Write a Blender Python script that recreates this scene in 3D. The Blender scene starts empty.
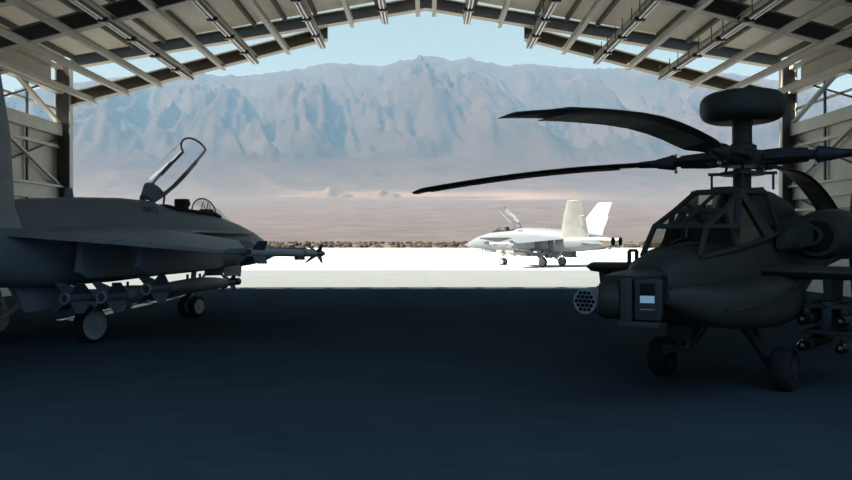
import bpy, bmesh, math, random
from mathutils import Vector, Matrix, noise
random.seed(11)
PI = math.pi
scene = bpy.context.scene
COL = scene.collection

# ------------------------------------------------------------------ materials
def nodes_of(m):
    m.use_nodes = True
    return m.node_tree.nodes, m.node_tree.links

def mat(name, col, rough=0.6, metal=0.0, var=0.15, scale=3.0, bump=0.0, bscale=40.0, spec=0.5, detail=4.0):
    m = bpy.data.materials.new(name)
    N, L = nodes_of(m)
    b = N['Principled BSDF']
    b.inputs['Roughness'].default_value = rough
    b.inputs['Metallic'].default_value = metal
    b.inputs['Specular IOR Level'].default_value = spec
    tc = N.new('ShaderNodeTexCoord')
    nz = N.new('ShaderNodeTexNoise'); nz.inputs['Scale'].default_value = scale; nz.inputs['Detail'].default_value = detail
    L.new(tc.outputs['Object'], nz.inputs['Vector'])
    cr = N.new('ShaderNodeValToRGB')
    cr.color_ramp.elements[0].position = 0.3; cr.color_ramp.elements[1].position = 0.7
    cr.color_ramp.elements[0].color = (*[c * (1 - var) for c in col], 1)
    cr.color_ramp.elements[1].color = (*[min(1, c * (1 + var)) for c in col], 1)
    L.new(nz.outputs['Fac'], cr.inputs['Fac'])
    L.new(cr.outputs['Color'], b.inputs['Base Color'])
    if bump:
        n2 = N.new('ShaderNodeTexNoise'); n2.inputs['Scale'].default_value = bscale
        L.new(tc.outputs['Object'], n2.inputs['Vector'])
        bp = N.new('ShaderNodeBump'); bp.inputs['Strength'].default_value = bump; bp.inputs['Distance'].default_value = 0.02
        L.new(n2.outputs['Fac'], bp.inputs['Height']); L.new(bp.outputs['Normal'], b.inputs['Normal'])
    return m

def glass(name, tint, refl=0.25):
    m = bpy.data.materials.new(name)
    N, L = nodes_of(m)
    N.remove(N['Principled BSDF'])
    out = N['Material Output']
    t = N.new('ShaderNodeBsdfTransparent'); t.inputs['Color'].default_value = (*tint, 1)
    g = N.new('ShaderNodeBsdfGlossy'); g.inputs['Roughness'].default_value = 0.05
    f = N.new('ShaderNodeFresnel'); f.inputs['IOR'].default_value = 1.45
    mu = N.new('ShaderNodeMath'); mu.operation = 'MULTIPLY'; mu.inputs[1].default_value = refl * 4
    mx = N.new('ShaderNodeMixShader')
    L.new(f.outputs[0], mu.inputs[0]); L.new(mu.outputs[0], mx.inputs[0])
    L.new(t.outputs[0], mx.inputs[1]); L.new(g.outputs[0], mx.inputs[2]); L.new(mx.outputs[0], out.inputs['Surface'])
    return m

def floor_mat(name, col, var, joint=0.0, jsize=6.0, rough=0.85):
    m = bpy.data.materials.new(name)
    N, L = nodes_of(m)
    b = N['Principled BSDF']; b.inputs['Roughness'].default_value = rough; b.inputs['Specular IOR Level'].default_value = 0.0
    tc = N.new('ShaderNodeTexCoord')
    n1 = N.new('ShaderNodeTexNoise'); n1.inputs['Scale'].default_value = 0.35; n1.inputs['Detail'].default_value = 6
    n2 = N.new('ShaderNodeTexNoise'); n2.inputs['Scale'].default_value = 2.2; n2.inputs['Detail'].default_value = 8; n2.inputs['Roughness'].default_value = 0.65
    mp = N.new('ShaderNodeMapping'); mp.inputs['Scale'].default_value = (0.45, 1.6, 1)
    L.new(tc.outputs['Object'], n1.inputs['Vector']); L.new(tc.outputs['Object'], mp.inputs['Vector']); L.new(mp.outputs[0], n2.inputs['Vector'])
    ad = N.new('ShaderNodeMath'); ad.operation = 'ADD'
    L.new(n1.outputs['Fac'], ad.inputs[0]); L.new(n2.outputs['Fac'], ad.inputs[1])
    mr = N.new('ShaderNodeMapRange'); mr.inputs['From Min'].default_value = 0.7; mr.inputs['From Max'].default_value = 1.3
    L.new(ad.outputs[0], mr.inputs['Value'])
    cr = N.new('ShaderNodeValToRGB')
    cr.color_ramp.elements[0].color = (*[c * (1 - var) for c in col], 1)
    cr.color_ramp.elements[1].color = (*[min(1, c * (1 + var)) for c in col], 1)
    L.new(mr.outputs[0], cr.inputs['Fac'])
    last = cr.outputs['Color']
    if joint:
        br = N.new('ShaderNodeTexBrick'); br.inputs['Scale'].default_value = 1.0
        br.inputs['Brick Width'].default_value = jsize; br.inputs['Row Height'].default_value = jsize
        br.inputs['Mortar Size'].default_value = 0.03; br.offset = 0.0
        br.inputs['Color1'].default_value = (1, 1, 1, 1); br.inputs['Color2'].default_value = (1, 1, 1, 1)
        br.inputs['Mortar'].default_value = (1 - joint, 1 - joint, 1 - joint, 1)
        L.new(tc.outputs['Object'], br.inputs['Vector'])
        mx = N.new('ShaderNodeMix'); mx.data_type = 'RGBA'; mx.blend_type = 'MULTIPLY'; mx.inputs[0].default_value = 1
        L.new(last, mx.inputs[6]); L.new(br.outputs['Color'], mx.inputs[7]); last = mx.outputs[2]
    L.new(last, b.inputs['Base Color'])
    bp = N.new('ShaderNodeBump'); bp.inputs['Strength'].default_value = 0.15; bp.inputs['Distance'].default_value = 0.01
    L.new(n2.outputs['Fac'], bp.inputs['Height']); L.new(bp.outputs['Normal'], b.inputs['Normal'])
    return m

def ribbed(name, col, axis, freq, rough=0.6, depth=0.03):
    m = mat(name, col, rough, 0.0, 0.08, 0.6)
    N, L = nodes_of(m)
    b = N['Principled BSDF']; tc = [n for n in N if n.type == 'TEX_COORD'][0]
    w = N.new('ShaderNodeTexWave'); w.wave_type = 'BANDS'; w.bands_direction = axis; w.inputs['Scale'].default_value = freq
    L.new(tc.outputs['Object'], w.inputs['Vector'])
    bp = N.new('ShaderNodeBump'); bp.inputs['Strength'].default_value = 0.5; bp.inputs['Distance'].default_value = depth
    L.new(w.outputs['Fac'], bp.inputs['Height']); L.new(bp.outputs['Normal'], b.inputs['Normal'])
    return m

M = dict(
    floor=floor_mat('shade-darkened hangar floor', (0.04, 0.054, 0.064), 0.16),  # concrete as outside, with the hangar's bluish shade put into the colour
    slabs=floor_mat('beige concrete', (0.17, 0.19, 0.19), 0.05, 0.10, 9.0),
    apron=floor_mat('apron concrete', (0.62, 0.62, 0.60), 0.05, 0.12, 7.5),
    steel=mat('painted grey steel', (0.50, 0.475, 0.40), 0.55, 0, 0.08, 1.5),
    web=mat('shade-darkened web steel', (0.07, 0.066, 0.052), 0.7, 0, 0.18, 2.5),  # shade on the frame webs put into the colour; roof ribs share it
    sheet=ribbed('ribbed roof sheet', (0.78, 0.73, 0.61), 'Y', 1.6, .6, .012),
    wall=ribbed('ribbed wall sheet', (0.54, 0.505, 0.42), 'Y', 1.3, .6, .01),
    cable=mat('dark steel cable', (0.04, 0.04, 0.038), 0.6),
    tube=mat('white lamp tube', (0.8, 0.8, 0.76), 0.3, 0, 0.02),
    lampbox=mat('dark lamp housing', (0.035, 0.035, 0.035), 0.5),
    jet=mat('light grey aircraft paint', (0.148, 0.172, 0.186), 0.55, 0, 0.07, 1.2, spec=0.35),
    jetdark=mat('grey aircraft paint darker', (0.2, 0.22, 0.24), 0.55, 0, 0.1, 1.5, spec=0.35),
    fin=mat('warm grey tail paint', (0.40, 0.40, 0.37), 0.6, 0, 0.1, 1.6, spec=0.3),
    rubber=mat('black tyre rubber', (0.018, 0.018, 0.02), 0.85, 0, 0.2, 6, spec=0.2),
    rim=mat('pale wheel rim', (0.30, 0.315, 0.33), 0.5, 0, 0.06, 6),
    gear=mat('white gear leg paint', (0.5, 0.5, 0.49), 0.45, 0, 0.06, 5),
    nozzle=mat('burnt nozzle metal', (0.2, 0.19, 0.175), 0.4, 0.75, 0.2, 5),
    sootshade=mat('black lining and intake shade', (0.012, 0.012, 0.012), 0.9, 0, 0.2, 5, spec=0.1),
    missile=mat('missile light grey', (0.36, 0.38, 0.39), 0.5, 0, 0.06, 4),
    missiledark=mat('missile dark grey', (0.03, 0.034, 0.036), 0.45, 0, 0.1, 5),
    ring=mat('pale tail ring', (0.26, 0.28, 0.29), 0.5),
    bomb=mat('bomb grey green', (0.2, 0.22, 0.215), 0.55, 0, 0.1, 4),
    bombdark=mat('bomb fin grey', (0.1, 0.11, 0.12), 0.55, 0, 0.1, 4),
    mark=mat('dark stencil paint', (0.02, 0.022, 0.028), 0.7),
    frame=mat('canopy frame grey', (0.17, 0.185, 0.2), 0.5, 0, 0.06),
    glass=glass('canopy glass', (0.90, 0.93, 0.95), 0.07),
    seat=mat('black seat fabric', (0.018, 0.018, 0.016), 0.85, 0, 0.3, 12),
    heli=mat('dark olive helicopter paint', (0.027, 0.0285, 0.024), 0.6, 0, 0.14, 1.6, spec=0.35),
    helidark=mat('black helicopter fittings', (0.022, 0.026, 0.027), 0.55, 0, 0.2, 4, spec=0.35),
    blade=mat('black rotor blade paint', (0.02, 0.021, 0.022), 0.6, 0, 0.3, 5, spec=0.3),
    bladeunder=mat('worn olive blade underside', (0.14, 0.14, 0.115), 0.7, 0, 0.4, 2.2, spec=0.3),
    hglass=glass('cockpit flat glass', (0.70, 0.73, 0.72), 0.08),
    metal=mat('bare bolt metal', (0.45, 0.45, 0.45), 0.35, 0.8, 0.05),
    pod=mat('rocket pod grey', (0.26, 0.29, 0.31), 0.6, 0, 0.08, 6),
    lens=mat('black sensor lens', (0.004, 0.004, 0.005), 0.12, 0, 0.0),
    lenspale=mat('mirrored sensor pane', (0.95, 0.95, 0.93), 0.04, 1.0, 0.0),
    yellow=mat('yellow edge marking', (0.30, 0.27, 0.02), 0.6),
    box=mat('dark blue control box', (0.06, 0.07, 0.085), 0.6),
)

# ------------------------------------------------------------------ mesh builder
class MB:
    def __init__(s): s.v = []; s.f = []
    def add(s, vs, fs):
        o = len(s.v); s.v += [tuple(v) for v in vs]; s.f += [tuple(i + o for i in f) for f in fs]; return s
    def box(s, a, b):
        x0, y0, z0 = a; x1, y1, z1 = b
        return s.add([(x0,y0,z0),(x1,y0,z0),(x1,y1,z0),(x0,y1,z0),(x0,y0,z1),(x1,y0,z1),(x1,y1,z1),(x0,y1,z1)],
                     [(0,3,2,1),(4,5,6,7),(0,1,5,4),(1,2,6,5),(2,3,7,6),(3,0,4,7)])
    def hexa(s, bot, top):
        return s.add(list(bot) + list(top), [(3,2,1,0),(4,5,6,7),(0,1,5,4),(1,2,6,5),(2,3,7,6),(3,0,4,7)])
    def prism(s, poly, d):
        n = len(poly); d = Vector(d)
        vs = [Vector(p) - d / 2 for p in poly] + [Vector(p) + d / 2 for p in poly]
        return s.add(vs, [tuple(range(n))[::-1], tuple(range(n, 2 * n))] + [(i, (i+1) % n, n + (i+1) % n, n + i) for i in range(n)])
    def tube(s, p, q, r0, r1=None, n=12, caps=True):
        if r1 is None: r1 = r0
        p = Vector(p); q = Vector(q); d = (q - p).normalized()
        u = d.cross(Vector((0,0,1)) if abs(d.z) < 0.9 else Vector((1,0,0))).normalized(); w = d.cross(u)
        vs = []
        for c, r in ((p, r0), (q, r1)):
            for i in range(n):
                a = 2 * PI * i / n; vs.append(c + (u * math.cos(a) + w * math.sin(a)) * r)
        fs = [(i, (i+1) % n, n + (i+1) % n, n + i) for i in range(n)]
        if caps: fs += [tuple(range(n))[::-1], tuple(range(n, 2 * n))]
        return s.add(vs, fs)
    def bar(s, p, q, w, h, up=(0,0,1)):
        p = Vector(p); q = Vector(q); d = (q - p).normalized(); up = Vector(up)
        u = d.cross(up).normalized() * (w / 2); v = u.cross(d).normalized() * (h / 2)
        return s.add([p-u-v, p+u-v, p+u+v, p-u+v, q-u-v, q+u-v, q+u+v, q-u+v],
                     [(0,3,2,1),(4,5,6,7),(0,1,5,4),(1,2,6,5),(2,3,7,6),(3,0,4,7)])
    def rings(s, rs, c0=True, c1=True):
        n = len(rs[0]); vs = [p for r in rs for p in r]; fs = []
        for k in range(len(rs) - 1):
            for i in range(n):
                j = (i + 1) % n
                fs.append((k*n+i, k*n+j, (k+1)*n+j, (k+1)*n+i))
        if c0: fs.append(tuple(range(n))[::-1])
        if c1: fs.append(tuple(range((len(rs)-1)*n, len(rs)*n)))
        return s.add(vs, fs)
    def lathe(s, prof, o, ax, n=20, c0=True, c1=True, sq=None):
        o = Vector(o); d = Vector(ax).normalized()
        u = d.cross(Vector((0,0,1)) if abs(d.z) < 0.9 else Vector((1,0,0))).normalized(); w = u.cross(d)
        rs = []
        for t, r in prof:
            rs.append([o + d * t + (u * math.cos(2*PI*i/n) + w * math.sin(2*PI*i/n)) * r for i in range(n)])
        return s.rings(rs, c0, c1)
    def loft(s, secs, n=28, c0=True, c1=True):
        # sec: x, yc, zc, halfwidth, up, down, exponent
        rs = []
        for (x, yc, zc, w, hu, hd, e) in secs:
            r = []
            for i in range(n):
                a = 2 * PI * i / n; c, t = math.cos(a), math.sin(a)
                y = yc + w * math.copysign(abs(c) ** (2/e), c)
                z = zc + (hu if t >= 0 else hd) * math.copysign(abs(t) ** (2/e), t)
                r.append((x, y, z))
            rs.append(r)
        return s.rings(rs, c0, c1)
    def foil(s, secs, up=(0,0,1)):
        # secs: (LE point, TE point, thickness) -> thin wing
        up = Vector(up).normalized(); rs = []
        prof = [(0,0),(.04,.45),(.15,.85),(.35,1),(.6,.8),(.85,.35),(1,.04),(1,-.04),(.85,-.35),(.6,-.8),(.35,-1),(.15,-.85),(.04,-.45)]
        for le, te, t in secs:
            le = Vector(le); te = Vector(te)
            rs.append([le + (te - le) * a + up * (b * t / 2) for a, b in prof])
        return s.rings(rs)
    def ball(s, c, r, nu=12, nv=8, sc=(1,1,1)):
        prof = [(-math.cos(PI*k/nv), max(1e-3, math.sin(PI*k/nv))) for k in range(nv+1)]
        rs = [[(c[0]+r*sc[0]*rad*math.cos(2*PI*i/nu), c[1]+r*sc[1]*rad*math.sin(2*PI*i/nu), c[2]+r*sc[2]*h) for i in range(nu)] for h, rad in prof]
        return s.rings(rs)
    def build(s, name, m, parent=None, bevel=0.0, angle=38):
        me = bpy.data.meshes.new(name)
        me.from_pydata(s.v, [], s.f)
        bm = bmesh.new(); bm.from_mesh(me)
        bmesh.ops.recalc_face_normals(bm, faces=bm.faces)
        if bevel:
            es = [e for e in bm.edges if len(e.link_faces) == 2 and e.calc_face_angle(0) > 0.6]
            bmesh.ops.bevel(bm, geom=es, offset=bevel, segments=2, affect='EDGES', profile=0.6)
        bm.to_mesh(me); bm.free()
        for p in me.polygons: p.use_smooth = True
        me.set_sharp_from_angle(angle=math.radians(angle))
        me.materials.append(m)
        o = bpy.data.objects.new(name, me); COL.objects.link(o)
        if parent: o.parent = parent
        return o

def tag(o, label=None, cat=None, group=None, kind=None):
    if label: o['label'] = label
    if cat: o['category'] = cat
    if group: o['group'] = group
    if kind: o['kind'] = kind
    return o
def empty(name, loc=(0,0,0), rz=0.0):
    o = bpy.data.objects.new(name, None); COL.objects.link(o); o.empty_display_size = 0.3
    o.location = loc; o.rotation_euler = (0, 0, rz); return o
KIDS = {}
def copy_tree(o, parent=None):
    c = o.copy(); COL.objects.link(c)
    if parent: c.parent = parent
    for ch in [x for x in o.children]: copy_tree(ch, c)
    return c
ORD = ['first','second','third','fourth','fifth','sixth','seventh','eighth','ninth','tenth','eleventh']

# ------------------------------------------------------------------ ground
def slab(name, x0, x1, y0, y1, z0, z1, m):
    o = MB().box((x0,y0,z0),(x1,y1,z1)).build(name, m); return tag(o, kind='structure')
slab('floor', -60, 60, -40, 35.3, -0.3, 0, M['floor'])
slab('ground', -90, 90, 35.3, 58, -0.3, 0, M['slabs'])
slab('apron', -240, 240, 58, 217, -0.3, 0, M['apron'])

# desert + mountains: height field
SKY = [(-400,110),(-100,108),(0,101),(40,91),(72,83),(110,79),(160,75),(200,73),(225,76),(245,75),(290,71),(330,63),(365,66),(380,67),(395,63),(415,59),(430,57),(455,61),(468,58),(485,62),(500,65),(530,63),(560,67),(590,68),(640,70),(690,79),(720,73),(745,76),(780,82),(820,92),(852,98),(950,104),(1300,112)]
def skyline(px):
    for (a, ya), (b, yb) in zip(SKY, SKY[1:]):
        if a <= px <= b: return 240 - (ya + (yb - ya) * (px - a) / (b - a))
    return 130
def sm(a, b, x):
    t = max(0, min(1, (x - a) / (b - a))); return t * t * (3 - 2 * t)
RID = 4700.0
def terrain(x, y):
    # plain, then a steeper fan rising towards the range
    if y < 2400: fan = 139 * (max(0, y - 600) / 1800) ** 1.25
    else: fan = 139 + 0.097 * (y - 2400) + 165 * sm(2380, 3600, y)
    fan += noise.noise(Vector((x / 260, y / 420, 3))) * 5 * sm(900, 1500, y)
    if y > 2300:
        fan += sm(2450, 2800, y) * (13 * (noise.ridged_multi_fractal(Vector(((x + .5 * y) / 300, y / 500, 5.1)), .9, 2.1, 4, 1, 2) - 1))
    wx = 120 * noise.noise(Vector((x / 700, y / 700, 9))) + 35 * noise.noise(Vector((x / 180, y / 180, 19)))
    wy = 200 * noise.noise(Vector((x / 900, y / 900, 17)))
    foot = 3250 + 260 * noise.noise(Vector((x / 700, 1.7, 0))) + 130 * noise.noise(Vector((x / 210, 4.7, 0)))
    t = (y - foot) / (RID - foot)
    if t <= 0:
        return fan
    hr = skyline(735 * x / RID + 426) / 735 * RID - 527
    u = (x - 60 + .30 * (y - 4000) + 1.5 * wx) / 520; f = u - math.floor(u)
    saw = f / .62 if f < .62 else (1 - f) / .38
    saw = saw * saw * (3 - 2 * saw)
    sx = x + .35 * y
    sp = noise.ridged_multi_fractal(Vector(((sx + wx) / 260, (y + wy) / 800, 2.2)), 0.9, 2.1, 6, 1.0, 2.0)
    fine = noise.ridged_multi_fractal(Vector(((x + .2 * y + wx * .5) / 85, (y + wy) / 260, 7.7)), 0.85, 2.1, 5, 1.0, 2.0)
    if t < 1:
        # one big spur below the summit with a broad steep eastern face
        d = x - (95 - .22 * (y - 4500) + .4 * wx)
        spur = math.exp(-(d / (400 if d < 0 else 190)) ** 2) * 190 - 110 * math.exp(-((d - 330) / 150) ** 2)
        spur *= math.sin(PI * min(1, t * 1.02)) ** .7 * (1 - sm(.42, .78, t))
        calm = 1 - .5 * math.exp(-((d - 200) / 190) ** 2)
        base = t ** 1.1
        amp = math.sin(PI * min(1, t * 1.02)) ** 0.8 * (1 - .45 * sm(.45, .8, t))
        h = hr * (base + amp * (calm * (0.24 * (saw - .5) + 0.17 * (sp - 1.15) + 0.15 * (fine - 1.1)))) + spur
        m_ = sm(0.80, 1.0, t)
        h = h * (1 - m_) + hr * (t ** 0.55) * m_ + hr * 0.02 * (fine - 1.1) * m_
        return fan + max(h, -5)
    return fan + hr * max(0, 1 - (t - 1) * 1.6)
mb = MB()
xs = [-3700 + 14 * i for i in range(529)]
ys = [560 + 40 * i for i in range(46)] + [2400 + 14 * i for i in range(178)]
nx = len(xs)
vs = [(x, y, terrain(x, y) - 0.12) for y in ys for x in xs]
fs = [(j*nx+i, j*nx+i+1, (j+1)*nx+i+1, (j+1)*nx+i) for j in range(len(ys)-1) for i in range(nx-1)]
def mountain_mat():
    m = bpy.data.materials.new('desert rock and sand')
    N, L = nodes_of(m); b = N['Principled BSDF']; b.inputs['Roughness'].default_value = 0.95; b.inputs['Specular IOR Level'].default_value = 0.05
    g = N.new('ShaderNodeNewGeometry')
    n1 = N.new('ShaderNodeTexNoise'); n1.inputs['Scale'].default_value = 0.004; n1.inputs['Detail'].default_value = 8; n1.inputs['Roughness'].default_value = 0.62
    L.new(g.outputs['Position'], n1.inputs['Vector'])
    cr = N.new('ShaderNodeValToRGB')
    cr.color_ramp.elements[0].position = .33; cr.color_ramp.elements[1].position = .68
    cr.color_ramp.elements[0].color = (.024,.017,.015,1); cr.color_ramp.elements[1].color = (.058,.039,.031,1)
    L.new(n1.outputs['Fac'], cr.inputs['Fac'])
    # pale sand belt at the foot of the range
    sp = N.new('ShaderNodeSeparateXYZ'); L.new(g.outputs['Position'], sp.inputs[0])
    mp = N.new('ShaderNodeMapping'); mp.inputs['Scale'].default_value = (.0012, .006, 0)
    L.new(g.outputs['Position'], mp.inputs['Vector'])
    n2 = N.new('ShaderNodeTexNoise'); n2.inputs['Scale'].default_value = 1.0; n2.inputs['Detail'].default_value = 5
    L.new(mp.outputs[0], n2.inputs['Vector'])
    def rng(sock, a, b_):
        r = N.new('ShaderNodeMapRange'); r.interpolation_type = 'SMOOTHSTEP'
        r.inputs['From Min'].default_value = a; r.inputs['From Max'].default_value = b_; L.new(sock, r.inputs['Value']); return r.outputs[0]
    def mul(a, b_):
        q = N.new('ShaderNodeMath'); q.operation = 'MULTIPLY'; L.new(a, q.inputs[0]); L.new(b_, q.inputs[1]); return q.outputs[0]
    belt = mul(rng(sp.outputs['Y'], 2250, 2400), rng(sp.outputs['Y'], 2660, 2480))
    side = mul(rng(sp.outputs['X'], -620, -330), rng(sp.outputs['X'], 760, 250))
    belt = mul(mul(belt, side), rng(n2.outputs['Fac'], .38, .55))
    mx = N.new('ShaderNodeMix'); mx.data_type = 'RGBA'
    L.new(belt, mx.inputs[0]); L.new(cr.outputs['Color'], mx.inputs[6]); mx.inputs[7].default_value = (.20,.16,.135,1)
    # fan plain slightly pinker than the rock
    pl = N.new('ShaderNodeMix'); pl.data_type = 'RGBA'
    n3 = N.new('ShaderNodeTexNoise'); n3.inputs['Scale'].default_value = .02; n3.inputs['Detail'].default_value = 6
    L.new(g.outputs['Position'], n3.inputs['Vector'])
    c3 = N.new('ShaderNodeValToRGB'); c3.color_ramp.elements[0].color = (.078,.070,.069,1); c3.color_ramp.elements[1].color = (.122,.109,.107,1)
    c3.color_ramp.elements[0].position = .3; c3.color_ramp.elements[1].position = .7
    L.new(n3.outputs['Fac'], c3.inputs['Fac'])
    L.new(rng(sp.outputs['Y'], 3300, 2200), pl.inputs[0]); L.new(cr.outputs['Color'], pl.inputs[6]); L.new(c3.outputs['Color'], pl.inputs[7])
    L.new(pl.outputs[2], mx.inputs[6])
    L.new(mx.outputs[2], b.inputs['Base Color'])
    return m
o = mb.add(vs, fs).build('mountain_range', mountain_mat(), angle=180); tag(o, kind='structure')
def desert_mat():
    return floor_mat('brown desert soil', (.125,.095,.07), .35)
o = MB().box((-900, 217, -.5), (900, 562, -.1)).build('desert', desert_mat()); tag(o, kind='structure')
# low dunes below the range
dm = mat('pale dune sand', (.125,.10,.086), .95, 0, .08, .02, spec=.05)
def dune(cx, cy, w, d, h):
    n, k = 36, 20; vs = []; fs = []
    for j in range(k + 1):
        for i in range(n + 1):
            u = -1 + 2 * i / n; v = -1 + 2 * j / k
            r = max(0, 1 - math.hypot(u, v))
            x = cx + u * w; y = cy + v * d
            f = r ** 0.9 * (0.65 + 0.6 * noise.noise(Vector((x / 34, y / 80, 1))))
            vs.append((x, y, terrain(x, y) - 1.0 + h * f))
    for j in range(k):
        for i in range(n):
            a = j * (n + 1) + i; fs.append((a, a + 1, a + n + 2, a + n + 1))
    return MB().add(vs, fs).build('sand_dune', dm, angle=180)
for (cx, cy, w, d, h, lb) in ((-330, 2480, 85, 120, 36, 'pale pointed sand dune below the mountains, left of two'),
                              (-150, 2500, 70, 110, 30, 'pale low sand dune below the mountains, right of two')):
    tag(dune(cx, cy, w, d, h), lb, 'dune', 'sand dunes below the mountains')
# scrub: uncountable low bushes
mb = MB()
for i in range(1700):
    u = random.random()
    y = 220 + 400 * u ** 1.5
    x = random.uniform(-1, 1) * (0.64 * y + 10)
    r = random.uniform(.4, 1.1) * (1 + y / 700)
    z = terrain(x, y) if y > 560 else -.1
    h = r * random.uniform(.6, 1.0)
    a0 = random.random() * 6
    ring = [(x + r * math.cos(a0 + k * PI / 3) * random.uniform(.7, 1.2), y + r * math.sin(a0 + k * PI / 3), z - .2) for k in range(6)]
    ring2 = [(x + r * .7 * math.cos(a0 + .5 + k * PI / 3), y + r * .7 * math.sin(a0 + .5 + k * PI / 3), z + h * random.uniform(.6, 1)) for k in range(6)]
    mb.rings([ring, ring2], False, True)
o = mb.build('desert_scrub', mat('dry scrub leaves', (.066,.054,.038), .9, 0, .35, .15, spec=.1))
tag(o, 'low dry brown scrub covering the desert beyond the white apron', 'scrub', kind='stuff')
# haze in the valley: a real scattering volume
def haze_mat():
    m = bpy.data.materials.new('dusty valley haze'); N, L = nodes_of(m); N.remove(N['Principled BSDF'])
    v = N.new('ShaderNodeVolumeScatter'); v.inputs['Color'].default_value = (.33,.65,1,1)
    v.inputs['Density'].default_value = 0.00014; v.inputs['Anisotropy'].default_value = 0.0
    L.new(v.outputs[0], N['Material Output'].inputs['Volume']); return m
o = MB().box((-6500, 330, -3), (6500, 5600, 1250)).build('valley_haze', haze_mat())
tag(o, 'thin blue haze filling the valley in front of the mountains', 'haze', kind='stuff')

# ------------------------------------------------------------------ hangar shell
DF = 35.0; BAY = 8.6
YB = 4.0  # unseen rear end, left open here so sky light reaches the floor
WX = 16.9; WO = 17.6
def hz(Y): return 2.36 + Y * DF / 735
RIDGE = 13.95; SL = 0.178
def roof_z(x): return RIDGE - SL * abs(x)
# roof sheets
cm = MB()
for s in (-1, 1):
    xe = s * 18.2
    cm.hexa([(0,YB,RIDGE),(xe,YB,roof_z(xe)),(xe,34.45,roof_z(xe)),(0,34.45,RIDGE)],
            [(0,YB,RIDGE+.1),(xe,YB,roof_z(xe)+.1),(xe,34.45,roof_z(xe)+.1),(0,34.45,RIDGE+.1)])
ceiling = tag(cm.build('ceiling', M['sheet']), kind='structure')
for s in (-1, 1):
    for k in range(12):
        x = s * (0.9 + k * 1.42)
        for y0 in (18.4, 27.4):
            if y0 < 27 and abs(x) * 735 / 26 > 470: continue
            MB().box((x-.07, y0, roof_z(x)-.2), (x+.07, y0+7.0, roof_z(x)+.01)).build('roof_rib', M['web'], ceiling)
# walls: lower cladding, open band, upper fascia
def make_wall(s, name):
    w = MB()
    x0, x1 = sorted((s * WO, s * (WO + .12)))
    w.box((x0, YB, 0), (x1, 35.0, 7.55))
    w.box((x0, YB, 9.36), (x1, 34.5, roof_z(WO) + .02))
    w.box((x0, YB, 7.55), (x1, 9.2, 9.36))
    wl = tag(w.build(name, M['wall']), kind='structure')
    def bx(nm, y0, y1, z0, z1, d=.28, m='steel', bev=0):
        a, b = sorted((s * WO, s * (WO - d)))
        MB().box((a, y0, z0), (b, y1, z1)).build(nm, M[m], wl)
    bx('sill_beam', 9.2, 34.9, 7.3, 7.84, .34)
    bx('girt', 9.2, 34.9, 6.72, 6.86, .2)
    bx('girt', 9.2, 34.9, 4.84, 4.94, .42); bx('girt', 9.2, 34.9, 4.25, 4.84, .2); bx('girt', 9.2, 34.9, 3.7, 3.8, .42)
    bx('girt', 9.2, 34.9, 8.52, 8.62, .1)
    bx('eave_beam', 9.2, 34.9, 9.3, 9.62, .4)
    bx('eave_beam', 9.2, 34.9, 10.45, 10.6, .35)
    for j in range(3):
        y1 = DF - .3 - j * BAY; y0 = y1 - BAY + .4; ym = (y0 + y1) / 2 + .2
        xi = s * (WO - .25); xj = s * (WO - .16)
        yq = y1 - 2.5
        MB().box((s*(WO-.12)-.04, yq-.05, 3.6), (s*(WO-.12)+.04, yq+.05, 9.4)).build('mid_post', M['cable'], wl)
        MB().bar((xi, ym, 9.5), (xi, y1, 7.9), .12, .2, (1,0,0)).build('brace', M['steel'], wl)
        MB().bar((xi, y0, 7.9), (xi, ym, 9.5), .12, .2, (1,0,0)).build('brace', M['steel'], wl)
        MB().tube((xj, y0, 6.9), (xj, y1, 9.9), .045, n=6).build('brace_rod', M['cable'], wl)
        MB().bar((xi, y1 - 5.7, 7.32), (xi, y1, 4.98), .1, .17, (1,0,0)).build('brace', M['steel'], wl)
        MB().tube((xj, y0, 4.3), (xj, y1, 7.1), .045, n=6).build('brace_rod', M['cable'], wl)
        MB().tube((xj, ym, 3.2), (xj, y1, 4.4), .045, n=6).build('brace_rod', M['cable'], wl)
    return wl
make_wall(-1, 'wall_left'); make_wall(1, 'wall_right')
# portal frames
def make_frame(y, label):
    fr = empty('portal_frame', (0, y, 0))
    tag(fr, label, 'steel frame', 'portal frames of the hangar')
    for s in (-1, 1):
        c = MB()
        xa, xb = s * WX, s * (WO - .02)
        c.box((min(xa, xb), -.02, 0), (max(xa, xb), .02, roof_z(WX) - .1))
        c.build('column_web', M['web'], fr)
        f = MB()
        f.box((xa - .025, -.16, 0), (xa + .025, .16, roof_z(WX) - .05))
        f.box((xb - .025, -.16, 0), (xb + .025, .16, roof_z(WO) - .05))
        f.build('column_flange', M['steel'], fr)
        # upper chord
        def z_up(x): return hz(231) - .166 * abs(x)
        def z_lo(x): return hz(226) - .257 * abs(x)
        def chord(x0, x1, zf, th, nm):
            a, b = s * x0, s * x1
            g = MB().hexa([(a,-.02,zf(a)),(b,-.02,zf(b)),(b,.02,zf(b)),(a,.02,zf(a))],
                          [(a,-.02,zf(a)+th),(b,-.02,zf(b)+th),(b,.02,zf(b)+th),(a,.02,zf(a)+th)])
            g.build(nm + '_web', M['web'], fr)
            g = MB()
            for dz in (-.04, th):
                g.hexa([(a,-.17,zf(a)+dz),(b,-.17,zf(b)+dz),(b,.17,zf(b)+dz),(a,.17,zf(a)+dz)],
                       [(a,-.17,zf(a)+dz+.04),(b,-.17,zf(b)+dz+.04),(b,.17,zf(b)+dz+.04),(a,.17,zf(a)+dz+.04)])
            g.build(nm + '_flange', M['steel'], fr)
        chord(0.0, WX, z_up, .56, 'upper_chord')
        chord(4.68, WX, z_lo, .56, 'lower_chord')
    return fr
make_frame(DF, 'grey steel portal frame standing at the open mouth of the hangar')
make_frame(DF - BAY, 'grey steel portal frame one bay inside the hangar mouth')

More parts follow.
